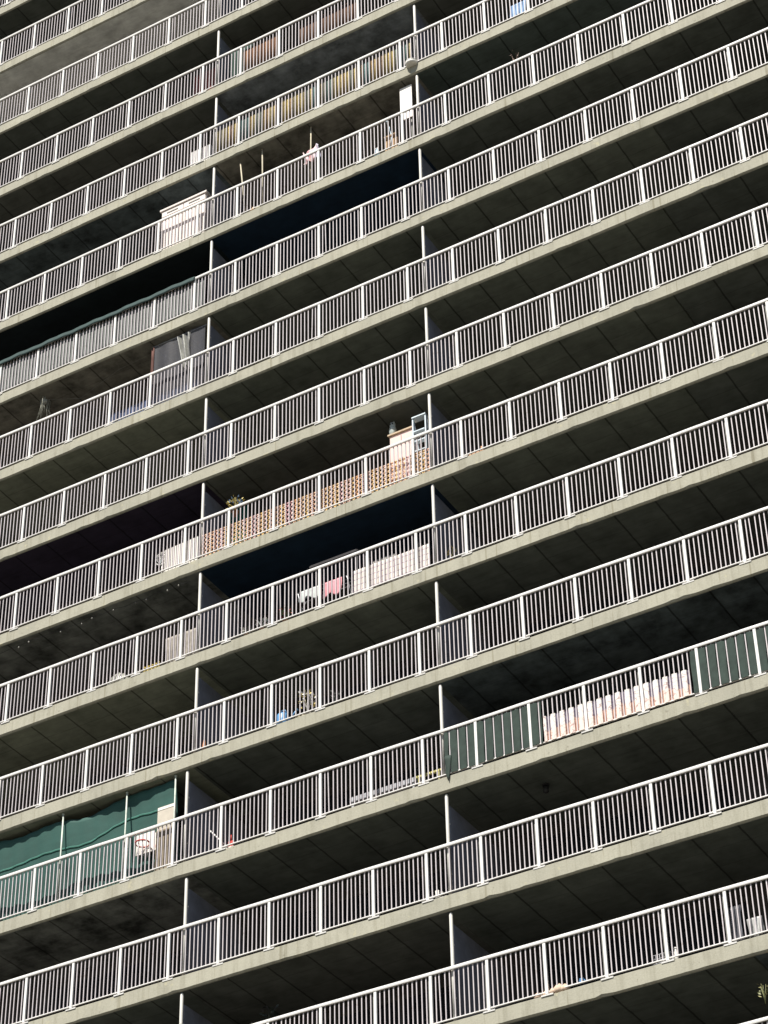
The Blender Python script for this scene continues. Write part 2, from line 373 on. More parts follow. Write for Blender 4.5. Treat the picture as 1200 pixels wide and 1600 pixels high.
for j, lab in rail_labels.items():
    r = thing('balcony_railing', (0, 0, Z(j)), lab, 'railing', 'white balcony railings, one per floor')
    rnd = random.Random(500 + j); mb = MB(); n = 50; xs = [KL * P + (KR - KL) * P * i / n for i in range(n + 1)]
    ph = rnd.uniform(0, 6)
    ring = []
    for x in xs:
        dz = 0.003 * math.sin(x * 1.7 + ph) + rnd.uniform(-0.002, 0.002); dy = rnd.uniform(-0.002, 0.002)
        o = len(mb.v); mb.v += [(x, y + dy, HR + z + dz) for (y, z) in ((-0.024, -0.028), (-0.03, 0.0), (-0.026, 0.028), (-0.018, 0.035), (0.016, 0.035), (0.024, 0.028), (0.026, 0.0), (0.020, -0.026), (-0.012, -0.033))]
    for i in range(n):
        for k in range(9): a = i * 9 + k; b2 = i * 9 + (k + 1) % 9; mb.face([a, a + 9, b2 + 9, b2])
    mb.face(list(range(9))); mb.face([n * 9 + k for k in range(8, -1, -1)])
    build('handrail', mb, M['white'], r)
    for k in range(-14, 11):
        po = link('post', post_me, r, (k * P + rnd.uniform(-0.004, 0.004), 0, 0), (0, rnd.uniform(-0.003, 0.003), 0))
        link('base_plate', plate_me, po)
        if k < 10: link('baluster_panel', panels[rnd.randrange(20)], r, (k * P, 0, rnd.uniform(-0.004, 0.004)))
    link('baluster_panel', endL, r, (KL * P, 0, 0)); link('baluster_panel', endR, r, (10.02 * P, 0, 0))

# ------------------------------------------------------------------ things on the balconies
def reed(j, k0, k1, z0, z1, mat, label, y=0.07, name='reed_screen', step=0.022):
    x0, x1 = k0 * P, k1 * P; mb = MB(); n = int((x1 - x0) / step); rnd = random.Random(int(k0 * 100) + j)
    for i in range(n):
        x = (i + 0.5) * step; h = z1 + rnd.uniform(-0.03, 0.02)
        mb.tube([(x, rnd.uniform(-0.004, 0.004), z0), (x + rnd.uniform(-0.006, 0.006), 0, h)], step * rnd.uniform(0.38, 0.5), 5)
    r = thing(name, (x0, y, Z(j)), label, 'screen')
    build('reeds', mb, mat, r)
    mb = MB()
    for zz in (z0 + 0.12, (z0 + z1) / 2, z1 - 0.12): mb.box(0, x1 - x0, 0.013, 0.019, zz - 0.008, zz + 0.008)
    build('wire', mb, M['stile'], r)
    return r
def fabric(name, j, x0, x1, z0, z1, y, mat, label, cat, folds=5, amp=0.02, sag=0.0, parent=None, solid=0.006, hem=0.02):
    w = x1 - x0; rnd = random.Random(int(abs(x0) * 100) + j * 7); ph = rnd.uniform(0, 6)
    def fn(u, t):
        x = u * w; z = z0 + (z1 - z0) * t - sag * math.sin(math.pi * u) * t + hem * math.sin(u * 9 + ph) * (1 - t)
        return (x + 0.01 * math.sin(t * 5 + ph), amp * math.sin(u * folds * 6.283 + ph + t) * (1.2 - t), z)
    mb = MB(); mb.grid(fn, max(12, int(folds * 8)), 10)
    o = build(name, mb, mat, parent, (x0, y, Z(j)), solid=solid)
    return tag(o, label, cat)
def woven(name, j, k0, k1, z0, z1, mat, label, front=0.14, tail=None, jag=0.012, back=0.055):
    """cloth strip passing in front of every second bar and behind the others"""
    x0, x1 = k0 * P, k1 * P; prof = []; rnd = random.Random(j + int(k0 * 10))
    m0 = math.floor(k0 * 12) - 2
    pts = []
    for q in range(m0, math.ceil(k1 * 12) + 3):
        x = q * 0.1
        if q % 2: pts += [(x - front / 2, -0.006), (x - front / 4, -0.016), (x, -0.018), (x + front / 4, -0.016), (x + front / 2, -0.006)]
        else:
            b2 = 0.1 - front / 2 - 0.012
            pts += [(x - b2, back - 0.004), (x, back), (x + b2, back - 0.004)]
    pts = [p for p in pts if x0 <= p[0] <= x1]
    mb = MB(); nz = 8
    jz = [rnd.uniform(-jag, jag) for _ in pts]
    def fn(u, t):
        i = round(u * (len(pts) - 1)); x, y = pts[i]
        return (x - x0 + 0.006 * math.sin(t * 7 + i), y + 0.0015 * math.sin(t * 11 + i * 1.7), z0 + (z1 - z0) * t + jz[i] * (1 if t > 0.5 else 0.4))
    mb.grid(fn, len(pts) - 1, nz, smooth=False)
    if tail:
        xa = tail[0] * P - x0; xb = tail[1] * P - x0
        mb.grid(lambda u, t: (xa + (xb - xa) * (u * (0.35 + 0.65 * t) + 0.3 * (1 - t)), -0.03 + 0.008 * math.sin(u * 6 + t * 3), tail[2] + 0.05 * math.sin(u * 8) * (1 - t) + (0.45 - tail[2]) * t), 6, 6)
    o = build(name, mb, mat, None, (x0, 0, Z(j)), solid=0.004)
    return tag(o, label, 'fabric')
def plant(name, j, x, y, z, h, w, cols, label, pot=None, cat='plant', n=60, lf=0.07):
    r = thing(name, (x, y, Z(j) + z), label, cat); base = 0
    if pot:
        mb = MB(); ph = pot[0]; mb.lathe([(ph * 0.6, 0), (ph * 0.85, ph * 1.1), (ph * 0.95, ph * 1.12), (ph * 0.95, ph * 1.3), (ph * 0.8, ph * 1.3), (ph * 0.75, ph * 1.15)], 14)
        build('pot', mb, pot[1], r); base = ph * 1.2
    mb = MB(); rnd = random.Random(int(x * 50) + j)
    for i in range(7):
        a = rnd.uniform(0, 6.28); mb.tube([(0, 0, base), (0.3 * w * math.cos(a), 0.3 * w * math.sin(a), base + h * 0.5), (w * 0.6 * math.cos(a), w * 0.6 * math.sin(a), base + h * rnd.uniform(0.7, 1))], [0.006, 0.005, 0.003], 5)
    build('stems', mb, cols[0], r)
    mb = MB()
    for i in range(n):
        a = rnd.uniform(0, 6.28); q = rnd.uniform(0, 1); rr = w * math.sqrt(q) * 0.7
        mb.leaf((rr * math.cos(a), rr * math.sin(a), base + h * rnd.uniform(0.35, 1)), (math.cos(a), math.sin(a), rnd.uniform(-0.3, 1)), lf, lf * 0.28, 0 if rnd.random() < 0.65 else 1)
    build('leaves', mb, [cols[0], cols[1]], r)
    return r
mt = mat_plain; mc = mat_cloth
GREENL = mt('leaf_green', (0.06, 0.10, 0.03), 0.6); YELLOWL = mt('yellow_petal', (0.62, 0.50, 0.16), 0.6); WHITEL = mt('white_petal', (0.75, 0.74, 0.68), 0.6)
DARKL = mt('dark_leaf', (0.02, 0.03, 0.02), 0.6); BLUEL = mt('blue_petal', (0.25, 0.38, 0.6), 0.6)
TERRA = mt('terracotta', (0.42, 0.20, 0.10), 0.8)

# storey 11
reed(11, -3.98, -3.06, 0.06, 0.98, mat_bands('brown_reed', [(0.3, (0.20, 0.105, 0.065)), (0.7, (0.34, 0.19, 0.11))], 12), 'brown reed screen filling one railing panel right of the divider with red cloth')
reed(11, -2.55, -1.05, 0.06, 0.96, mat_bands('dark_brown_reed', [(0.3, (0.085, 0.05, 0.035)), (0.7, (0.20, 0.11, 0.07))], 8), 'wider darker brown reed screen behind the bars above the straw screen', 0.12)
fabric('hanging_blanket', 11, -6.85, -5.95, 0.95, 1.85, 0.8, mc('dark_red_wool', (0.22, 0.07, 0.06)), 'dark red blanket hung left of the topmost divider pole', 'blanket', 3, 0.03)
fabric('hanging_cloth', 11, -5.45, -4.75, 0.3, 1.62, 0.45, mc('dark_green_wool', (0.045, 0.075, 0.06)), 'dark green cloth hung right of the topmost divider pole', 'cloth', 2, 0.03)
# storey 10
reed(10, -4.6, 0.25, 0.04, 0.98, mat_bands('straw_reed', [(0.38, (0.15, 0.23, 0.21)), (0.44, (0.26, 0.24, 0.17)), (0.49, (0.52, 0.41, 0.15)), (0.54, (0.30, 0.19, 0.12)), (0.60, (0.13, 0.22, 0.21))], 1.9, var=0.6),
     'long patchy straw, tan and grey green reed screen under a dark mottled ceiling')
t = thing('white_bowl', (0.33, -0.03, Z(10) - 0.055), 'white round bowl overhanging the slab edge at a divider pole foot', 'bowl')
mb = MB(); mb.lathe([(0.11, 0.0), (0.145, 0.012), (0.158, 0.10), (0.146, 0.10), (0.12, 0.05), (0.02, 0.03)], 20); build('basin', mb, M['pole'], t)
mb = MB(); mb.ring((0, 0, 0.10), 0.153, 0.011, 'z'); build('rim', mb, M['white'], t)
fabric('hand_towel', 10, 3.06, 3.50, 0.16, 0.58, 0.09, mc('pale_blue_cotton', (0.40, 0.56, 0.80)), 'small pale blue towel hanging behind the bars near the top edge', 'towel', 2, 0.012)
t = thing('slatted_box', (-6.36, 0.09, Z(10)), 'low white slatted box behind the bars below the dark ceiling, left of divider pole', 'box')
for i in range(6):
    mb = MB(); mb.bbox(i * 0.105, i * 0.105 + 0.095, 0, 0.02, 0.02, 0.62); build('slat', mb, M['white'], t)
mb = MB(); mb.box(0, 0.62, 0.021, 0.35, 0.02, 0.05); mb.box(0, 0.02, 0.021, 0.35, 0.05, 0.6); mb.box(0.6, 0.62, 0.021, 0.35, 0.05, 0.6); mb.box(0.02, 0.6, 0.33, 0.35, 0.05, 0.6); build('carcass', mb, M['white'], t)
t = thing('net_curtain', (-5.4, 0.95, Z(10)), 'dark translucent net hung from the ceiling above the straw screen', 'net')
mb = MB(); hc = clear(10) - 0.02
mb.grid(lambda u, q: (u * 5.7, 0.02 * math.sin(u * 31 + q) + 0.008 * math.sin(u * 77), 0.6 + (hc - 0.6) * q), 150, 8)
build('sheet', mb, mat_sheer('dark_netting', (0.17, 0.18, 0.19), 0.62), t)
mb = MB(); mb.tube([(0, 0.0, hc + 0.006), (5.7, 0.0, hc + 0.006)], 0.008, 6); build('rod', mb, M['black'], t)
# storey 9
t = thing('storage_cabinet', (-7.27, 0.16, Z(9)), 'wide white storage cabinet behind the railing left of a divider pole', 'cabinet')
CAB = mat_plain('white_cabinet_paint', (0.74, 0.66, 0.61), 0.5, 0.06)
mb = MB(); mb.bbox(0.02, 1.38, 0.02, 0.5, 0.0, 1.56); build('body', mb, CAB, t)
mb = MB(); mb.bbox(-0.02, 1.42, -0.03, 0.53, 1.565, 1.63); build('top_board', mb, CAB, t)
for i in range(2):
    mb = MB(); xa = 0.03 + i * 0.675; mb.bbox(xa, xa + 0.66, 0.0, 0.018, 0.04, 1.34); build('door', mb, CAB, t)
    mb = MB(); mb.bbox(xa, xa + 0.66, 0.0, 0.018, 1.36, 1.55)
    d = build('drawer', mb, CAB, t)
    mb = MB(); mb.box(xa + 0.16, xa + 0.5, -0.012, -0.001, 1.44, 1.465); build('handle', mb, M['stile'], d)
t = thing('door_panel', (-0.14, 0.16, Z(9)), 'tall blank white board leaning beside the divider pole', 'board')
BOARD = mat_plain('white_board', (0.80, 0.76, 0.70), 0.5, 0.03)
mb = MB(); mb.bbox(0, 0.34, 0, 0.035, 0.98, 2.12); build('panel', mb, BOARD, t)
for sx in (0.03, 0.27):
    mb = MB(); mb.box(sx, sx + 0.04, 0.036, 0.07, 0.0, 2.0); build('leg', mb, M['stile'], t)
CANE = mat_plain('pale_cane', (0.50, 0.45, 0.33), 0.7)
for x0, x1, h, lab in ((-4.86, -4.66, 2.08, 'short leaning pale cane, leftmost of three behind the railing'), (-4.20, -4.16, 2.24, 'upright pale cane between the leaning cane and the flag pole'), (-2.74, -2.76, 2.24, 'pale cane pole that carries the pink flag')):
    mb = MB(); mb.tube([(x1 - x0, 0.0, 0.0), (0.4 * (x1 - x0) + 0.005, 0, h * 0.6), (0, 0.0, h)], [0.022, 0.02, 0.017], 8); mb.lathe([(0.019, h - 0.02), (0.022, h), (0.012, h + 0.012)], 8, (0, 0, 0))
    tag(build('garden_cane', mb, CANE, None, (x0, 0.19, Z(9))), lab, 'cane', 'canes standing behind one railing')
mb = MB()
def fl(u, t): return (u * 0.46 - 0.22 + 0.03 * math.sin(u * 7 + t * 3), 0.05 * math.sin(u * 13 + t * 6), 0.98 + 0.42 * t + (0.22 * u - 0.16 * abs(math.sin(u * 4.6))) * t)
mb.grid(fl, 14, 10)
tag(build('flag', mb, mat_bands('pink_white_flag', [(0.35, (0.72, 0.30, 0.34)), (0.48, (0.78, 0.60, 0.60)), (0.56, (0.45, 0.48, 0.60)), (0.66, (0.70, 0.36, 0.32))], 5, axis=0, var=0.15), None, (-2.72, 0.15, Z(9)), solid=0.004),
    'crumpled pink and white flag draped on a cane above the handrail', 'flag')
t = thing('cardboard_box', (-0.56, 0.1, Z(9)), 'tan cardboard box behind the bars below the tall white board', 'box')
CARD = mat_plain('cardboard', (0.52, 0.36, 0.22), 0.9, 0.2)
mb = MB(); mb.bbox(0, 0.34, 0, 0.3, 0.0, 0.46); build('carton', mb, CARD, t)
mb = MB(); mb.grid(lambda u, t_: (0.01 + 0.32 * u, -0.005 - 0.06 * t_, 0.465 + 0.07 * t_), 2, 2); build('flap', mb, CARD, t, solid=0.004)
t = thing('spray_bottle', (-0.78, 0.1, Z(9)), 'pale blue bottle standing left of the cardboard box', 'bottle')
mb = MB(); mb.lathe([(0.06, 0), (0.07, 0.02), (0.07, 0.2), (0.03, 0.27), (0.025, 0.3)], 14); build('bottle_body', mb, mt('pale_blue_plastic', (0.40, 0.60, 0.72), 0.4), t)
mb = MB(); mb.box(-0.06, 0.03, -0.02, 0.02, 0.3, 0.34); mb.box(-0.05, -0.035, -0.01, 0.01, 0.24, 0.3); build('nozzle', mb, M['white'], t)
mb = MB(); mb.tube([(0, 0, 0.02), (0.06, 0, 0.5), (-0.04, 0, 1.02)], 0.02, 8); mb.tube([(-0.04, 0, 1.02), (-0.09, 0, 1.2)], 0.03, 8)
tag(build('folded_parasol', mb, mt('pale_blue_canvas', (0.55, 0.66, 0.72), 0.8), None, (-0.42, 0.09, Z(9)), ), 'pale blue stick poking over the handrail beside the tall board', 'parasol')
t = thing('plaster_ornament', (-4.35, 0.09, Z(9)), 'small cream ornament on the floor between two canes', 'ornament')
mb = MB(); mb.lathe([(0.09, 0), (0.1, 0.05), (0.06, 0.11), (0.05, 0.15), (0.02, 0.19)], 12); build('body', mb, CARD, t)
mb = MB(); mb.lathe([(0.1, 0), (0.1, 0.03)], 12, (0.16, 0, 0)); build('saucer', mb, CANE, t)
plant('bare_twig', 9, 3.06, 0.18, 1.0, 0.6, 0.14, (mt('dry_stem', (0.25, 0.18, 0.15), 0.8), mt('dry_leaf', (0.3, 0.22, 0.2), 0.8)), 'dry twig rising above a handrail on the upper right', None, 'twig', 14, 0.06)
# storey 8
t = thing('mesh_screen', (-12.9, 0.0, Z(8)), 'long grey shade mesh behind the bars with dark green fold over handrail', 'screen')
mb = MB(); w = 12.9 - 5.75
mb.grid(lambda u, q: (u * w, 0.046 + 0.006 * math.sin(u * 70 + q * 2), 0.05 + 0.96 * q), 120, 6)
build('sheet', mb, mat_plain('grey_shade_mesh', (0.20, 0.215, 0.20), 0.9, 0.18, 22), t, solid=0.004)
mb = MB(); wf = 12.9 - 5.98
def fold(u, q):
    a = q * 4; prof = [(-0.046, 0.90), (-0.052, 1.0), (-0.05, 1.115), (0.0, 1.145), (0.056, 1.115), (0.058, 0.98)]
    i = min(4, int(q * 5)); f = q * 5 - i; y = prof[i][0] * (1 - f) + prof[i + 1][0] * f; z = prof[i][1] * (1 - f) + prof[i + 1][1] * f
    return (u * wf, y, z + 0.012 * math.sin(u * 37) + 0.008 * math.sin(u * 91 + 1) + (0.08 if z < 1.02 and q < 0.3 else 0))
mb.grid(fold, 100, 10)
build('fold', mb, mat_plain('dark_green_canvas', (0.030, 0.055, 0.052), 0.9, 0.25), t, solid=0.004)
# storey 7
t = thing('plastic_curtain', (-7.27, 0.16, Z(7)), 'clear plastic curtain with white streaks hung from ceiling beside a divider pole', 'curtain')
mb = MB(); mb.grid(lambda u, q: (u * 1.52, 0.010 * math.sin(u * 17) * (0.5 + 0.5 * math.sin(u * 7)), 0.1 + 2.02 * q - 0.05 * math.sin(u * 6.28)), 90, 10)
build('sheet', mb, mat_sheer('clear_plastic', (0.135, 0.135, 0.15), 0.42, True, True), t)
mb = MB(); mb.grid(lambda u, q: (0.86 + 0.24 * u - 0.12 * q * (1 - u), -0.03 + 0.05 * math.sin(u * 14 + q * 5), 0.95 + 1.1 * q), 24, 8)
build('bunched_fold', mb, mat_sheer('bunched_plastic', (0.42, 0.42, 0.37), 0.5), t)
mb = MB(); mb.tube([(-0.06, 0.03, 2.14), (1.55, 0.03, 2.14)], 0.012, 8); build('curtain_rod', mb, M['metal'], t)
mb = MB(); mb.grid(lambda u, q: (-0.07 + 0.09 * u, 0.02 * math.sin(u * 6), 0.1 + 2.0 * q), 6, 6); build('side_strip', mb, mc('maroon_cloth', (0.13, 0.07, 0.06)), t, solid=0.004)
r = thing('hanging_plant', (-10.72, 0.32, Z(7) + 1.42), 'pale spider plant hanging from a brown ceiling on the left', 'plant')
mb = MB(); mb.lathe([(0.03, 0.52), (0.06, 0.55), (0.07, 0.62), (0.05, 0.62)], 12); mb.tube([(0, 0, 0.6), (0, 0, 0.75)], 0.006, 5); build('pot', mb, mt('grey_pot', (0.45, 0.44, 0.38)), r)
mb = MB(); rnd = random.Random(3)
for i in range(17):
    a = rnd.uniform(0, 6.28); ln = rnd.uniform(0.25, 0.7); d = rnd.uniform(0.04, 0.16)
    mb.tube([(0.05 * math.cos(a), 0.05 * math.sin(a), 0.6), (d * math.cos(a), d * math.sin(a), 0.64), (d * 0.7 * math.cos(a), d * math.sin(a), 0.40), (d * 2.0 * math.cos(a), d * math.sin(a), 0.55 - ln)], [0.006, 0.007, 0.006, 0.002], 4)
build('strands', mb, mt('pale_leaf', (0.42, 0.42, 0.34), 0.7), r)
mb = MB(); mb.tube([(-0.9, 0, 0.72), (0, 0, 0.66), (1.0, 0, 0.25), (2.2, -0.05, 0.62), (3.4, -0.05, 0.70)], 0.004, 4)
tag(build('wire_line', mb, M['stile'], None, (-10.7, 0.45, Z(7) + 1.5)), 'thin sagging wire strung under a brown ceiling beside the hanging plant', 'wire')
fabric('folded_tarp', 7, -8.6, -6.0, 0.03, 0.62, 0.3, mc('blue_grey_tarp', (0.13, 0.16, 0.26)), 'blue grey sheet bundled on the floor below the plastic curtain', 'sheet', 6, 0.05)
# storey 6
# storey 5
t = thing('lattice_screen', (-5.58, 0.065, Z(5)), 'long low pink, orange and yellow lattice screen with dark diamond holes', 'lattice')
LATM = mat_bands('lattice_paint', [(0.36, (0.72, 0.40, 0.42)), (0.44, (0.80, 0.58, 0.54)), (0.5, (0.78, 0.52, 0.16)), (0.56, (0.74, 0.48, 0.48)), (0.63, (0.80, 0.46, 0.24))], 4.5, 0.7, 0.15)
wl, hl, st = 5.98, 0.60, 0.118
def strips(sg, yy):
    mb = MB(); n = int((wl + hl) / st) + 1
    for i in range(-int(hl / st) - 1, n):
        xa = i * st if sg > 0 else i * st + hl; xb = xa + sg * hl; za, zb = 0.05, 0.05 + hl
        def cut(x1_, z1_, x2_, z2_, lim):
            t_ = (lim - x1_) / (x2_ - x1_); return lim, z1_ + (z2_ - z1_) * t_
        pts = [(xa, za), (xb, zb)]
        if max(xa, xb) <= 0.02 or min(xa, xb) >= wl - 0.02: continue
        for q in (0, 1):
            x, z = pts[q]; ox, oz = pts[1 - q]
            if x < 0: pts[q] = cut(x, z, ox, oz, 0)
            elif x > wl: pts[q] = cut(x, z, ox, oz, wl)
        (x1_, z1_), (x2_, z2_) = pts; w = 0.0175; o = len(mb.v)
        for y in (yy, yy + 0.006):
            mb.v += [(x1_ - w, y, z1_), (x1_ + w, y, z1_), (x2_ + w, y, z2_), (x2_ - w, y, z2_)]
        for q in ((0, 1, 2, 3), (7, 6, 5, 4), (0, 4, 5, 1), (1, 5, 6, 2), (2, 6, 7, 3), (3, 7, 4, 0)): mb.face([o + e for e in q])
    return mb
build('rising_laths', strips(1, 0.0), LATM, t); build('falling_laths', strips(-1, 0.007), LATM, t)
mb = MB(); mb.bbox(-0.02, wl + 0.02, -0.008, 0.02, 0.05 + hl, 0.05 + hl + 0.03, 0.003); build('top_lath', mb, LATM, t)
t = thing('cupboard', (-0.74, 0.27, Z(5)), 'pale pink cupboard behind the lattice with a white owl on top', 'cupboard')
PINK = mat_plain('pale_pink_paint', (0.74, 0.55, 0.50), 0.6, 0.06)
mb = MB(); mb.bbox(0, 0.6, 0.02, 0.42, 0.0, 1.62); build('body', mb, PINK, t)
mb = MB(); mb.bbox(-0.04, 0.62, -0.02, 0.45, 1.625, 1.675); build('top_board', mb, mt('tan_wood', (0.55, 0.42, 0.28), 0.7), t)
for i in range(2):
    mb = MB(); mb.bbox(0.01 + i * 0.295, 0.295 + i * 0.295, 0.0, 0.018, 0.03, 1.56); d = build('door', mb, PINK, t)
    mb = MB(); mb.tube([(0.26 + i * 0.07, -0.012, 0.8), (0.26 + i * 0.07, -0.012, 0.9)], 0.008, 6); build('handle', mb, M['stile'], d)
t = thing('owl_figurine', (-0.70, 0.36, Z(5) + 1.676), 'pale grey owl figurine standing on the pink cupboard', 'figurine')
OWL = mat_plain('grey_white_resin', (0.42, 0.46, 0.43), 0.6, 0.35, 30)
mb = MB(); mb.lathe([(0.05, 0), (0.065, 0.02), (0.085, 0.10), (0.09, 0.18), (0.075, 0.24), (0.062, 0.265), (0.07, 0.30), (0.065, 0.35), (0.04, 0.385), (0.01, 0.395)], 14, sy=0.85); build('body', mb, OWL, t)
mb = MB()
for sx in (-1, 1): mb.lathe([(0.02, 0), (0.012, 0.03), (0.002, 0.05)], 6, (sx * 0.04, -0.01, 0.365))
build('ear_tufts', mb, OWL, t)
for sx in (-1, 1):
    mb = MB(); mb.lathe([(0.016, -0.016), (0.02, 0), (0.016, 0.016)], 8, (sx * 0.027, -0.055, 0.32)); build('eye', mb, M['black'], t)
t = thing('step_ladder', (-0.12, 0.2, Z(5)), 'white and pale blue step ladder beside the pink cupboard', 'step ladder')
ALU = mat_plain('pale_aluminium', (0.62, 0.70, 0.74), 0.4, 0.1, 8, 0.2)
for sx in (0, 0.32):
    mb = MB(); mb.bbox(sx, sx + 0.035, 0.0, 0.06, 0.0, 1.80); build('rail', mb, ALU, t)
    mb = MB(); mb.tube([(sx + 0.018, 0.07, 1.75), (sx + 0.018, 0.55, 0.0)], 0.014, 6); build('rear_leg', mb, ALU, t)
for z in (0.28, 0.56, 0.84, 1.12, 1.40):
    mb = MB(); mb.bbox(0.037, 0.318, -0.01, 0.10, z, z + 0.035); build('tread', mb, ALU, t)
mb = MB(); mb.bbox(0.0, 0.355, -0.02, 0.16, 1.802, 1.84); build('top_cap', mb, ALU, t)
t = thing('stacked_crate', (-0.07, 0.32, Z(5)), 'white box with dark jars stacked behind the step ladder', 'box')
mb = MB(); mb.bbox(0, 0.30, 0, 0.22, 0.0, 0.95); build('carton', mb, M['pole'], t)
for i, (px, pz) in enumerate(((0.07, 0.62), (0.2, 0.66), (0.07, 0.78), (0.2, 0.80), (0.13, 0.48))):
    mb = MB(); mb.tube([(px, -0.02, pz), (px, 0.0, pz)], 0.035, 10); build('lid', mb, mt('jar_lid', ((0.05, 0.07, 0.06), (0.25, 0.05, 0.07), (0.12, 0.2, 0.10), (0.2, 0.18, 0.05), (0.06, 0.06, 0.1))[i]), t)
t = thing('ribbed_screen', (-6.62, 0.09, Z(5)), 'low white ribbed panel behind the bars left of the lattice screen', 'panel')
mb = MB()
for i in range(10): mb.bbox(i * 0.094, i * 0.094 + 0.088, 0, 0.018, 0.03, 0.70 + 0.004 * i, 0.004)
build('boards', mb, BOARD, t); mb = MB(); mb.box(0, 0.93, 0.019, 0.04, 0.15, 0.2); mb.box(0, 0.93, 0.019, 0.04, 0.55, 0.6); build('batten', mb, BOARD, t)
t = thing('pedestal_fan', (-6.72, 0.12, Z(5)), 'small white round fan at the left end of the ribbed panel', 'fan')
mb = MB(); mb.ring((0, 0, 0.52), 0.17, 0.012); mb.ring((0, -0.02, 0.52), 0.11, 0.006); mb.ring((0, -0.02, 0.52), 0.05, 0.006)
for i in range(8): a = i * math.pi / 4; mb.tube([(0, -0.03, 0.52), (0.17 * math.cos(a), 0, 0.52 + 0.17 * math.sin(a))], 0.004, 4)
build('grille', mb, M['white'], t)
mb = MB()
for i in range(3):
    a = i * 2.094; mb.leaf((0, 0.01, 0.52), (math.cos(a), 0.1, math.sin(a)), 0.15, 0.05)
build('blades', mb, ALU, t)
mb = MB(); mb.tube([(0, 0.03, 0.02), (0, 0.03, 0.5)], 0.018, 8); mb.lathe([(0.13, 0), (0.12, 0.025), (0.03, 0.04)], 16, (0, 0.03, 0)); build('stand', mb, M['white'], t)
plant('flower_pot', 5, -4.72, 0.12, 0.93, 0.34, 0.22, (YELLOWL, BLUEL), 'yellow and blue flowers peeping over the handrail left of the lattice', (0.09, TERRA), 'flowers', 70, 0.08)
fabric('green_cloth', 5, -5.45, -4.85, 0.7, 1.75, 0.8, mc('bottle_green_cloth', (0.01, 0.075, 0.05)), 'bottle green cloth hanging behind the divider pole beside the flowers', 'cloth', 2, 0.03)
t = thing('orange_trolley', (1.16, 0.2, Z(5)), 'small orange low trolley on a plain balcony right of the lattice', 'trolley')
ORG = mt('dull_orange', (0.60, 0.33, 0.18), 0.6)
mb = MB(); mb.bbox(0, 0.46, 0, 0.25, 0.16, 0.22); build('deck', mb, ORG, t)
for sx in (0.05, 0.41):
    mb = MB(); mb.tube([(sx, -0.02, 0.09), (sx, 0.02, 0.09)], 0.06, 10); build('wheel', mb, M['black'], t)
    mb = MB(); mb.tube([(sx, 0.0, 0.09), (sx, 0.0, 0.30)], 0.016, 6); build('upright', mb, ORG, t)
# storey 4
t = thing('clothes_airer', (-3.1, 0.15, Z(4)), 'thin metal clothes airer that carries the pink towel', 'clothes airer')
mb = MB()
for y in (0, 0.12, 0.24, 0.36): mb.tube([(0, y, 0.72), (1.3, y, 0.72)], 0.005, 5)
mb.tube([(0, 0, 0.72), (0, 0.36, 0.72)], 0.009, 6); mb.tube([(1.3, 0, 0.72), (1.3, 0.36, 0.72)], 0.009, 6); build('rack', mb, M['metal'], t)
for sx in (0.03, 1.27):
    mb = MB(); mb.tube([(sx, 0, 0.0), (sx, 0.36, 0.71)], 0.009, 6); build('leg', mb, M['metal'], t)
    mb = MB(); mb.tube([(sx + 0.02, 0.36, 0.0), (sx + 0.02, 0, 0.71)], 0.009, 6); build('leg', mb, M['metal'], t)
fabric('pink_towel', 4, -2.40, -1.93, 0.36, 0.725, 0.14, mc('pink_terry', (0.78, 0.36, 0.40)), 'pink towel hanging between two railing posts', 'towel', 2, 0.012, hem=0.05)
fabric('white_shirt', 4, -3.0, -2.5, 0.48, 0.725, 0.14, mc('white_cotton', (0.62, 0.66, 0.64)), 'white garment hanging left of the pink towel', 'garment', 3, 0.02, hem=0.06)
plaid = mat_plaid()
t = fabric('plaid_blanket', 4, -1.60, 0.27, 0.07, 0.70, 0.075, plaid, 'cream plaid blanket hung behind the bars left of a divider pole', 'blanket', 14, 0.008, hem=0.015)
fabric('grey_jumper', 4, -1.15, -0.6, 0.60, 0.83, 0.14, mc('grey_knit', (0.35, 0.34, 0.31)), 'grey knitted garment lying over the top of the plaid blanket', 'garment', 2, 0.02)
t = thing('folded_awning', (-2.90, 0.34, Z(4)), 'dark grey folded awning above the handrail under a navy ceiling', 'awning')
mb = MB(); mb.bbox(0, 1.25, 0, 0.16, 1.42, 1.53, 0.03); build('canvas_roll', mb, mt('charcoal_canvas', (0.05, 0.046, 0.048), 0.9), t)
mb = MB(); mb.tube([(0.05, 0.08, 0), (0.05, 0.08, 1.42)], 0.02, 8); mb.tube([(1.2, 0.08, 0), (1.2, 0.08, 1.42)], 0.02, 8); build('support', mb, M['black'], t)
for x, lab, cl, hh in ((-4.35, 'small grey green pot plant left of the white garment, leftmost of three', (mt('grey_leaf', (0.22, 0.26, 0.22)), WHITEL), 0.2), (-3.95, 'silvery spiky pot plant below the white garment, middle of three', (mt('silver_leaf', (0.42, 0.47, 0.46)), WHITEL), 0.25),
                   (-3.35, 'red and yellow flowering pot plant under the white garment', (GREENL, mt('red_petal', (0.5, 0.1, 0.08))), 0.32)):
    plant('pot_plant', 4, x, 0.15, 0.0, hh, 0.16, cl, lab, (0.08, TERRA), 'plant', 55, 0.075)
fabric('beige_blanket', 4, -6.50, -5.66, 0.05, 0.78, 0.12, mc('beige_cotton', (0.36, 0.33, 0.29), 0.25), 'beige grey blanket hung behind the bars left of a divider pole', 'blanket', 7, 0.018)
t = thing('plastic_dome', (-7.82, 0.22, Z(4)), 'translucent grey plastic dome lying on the balcony floor', 'dome')
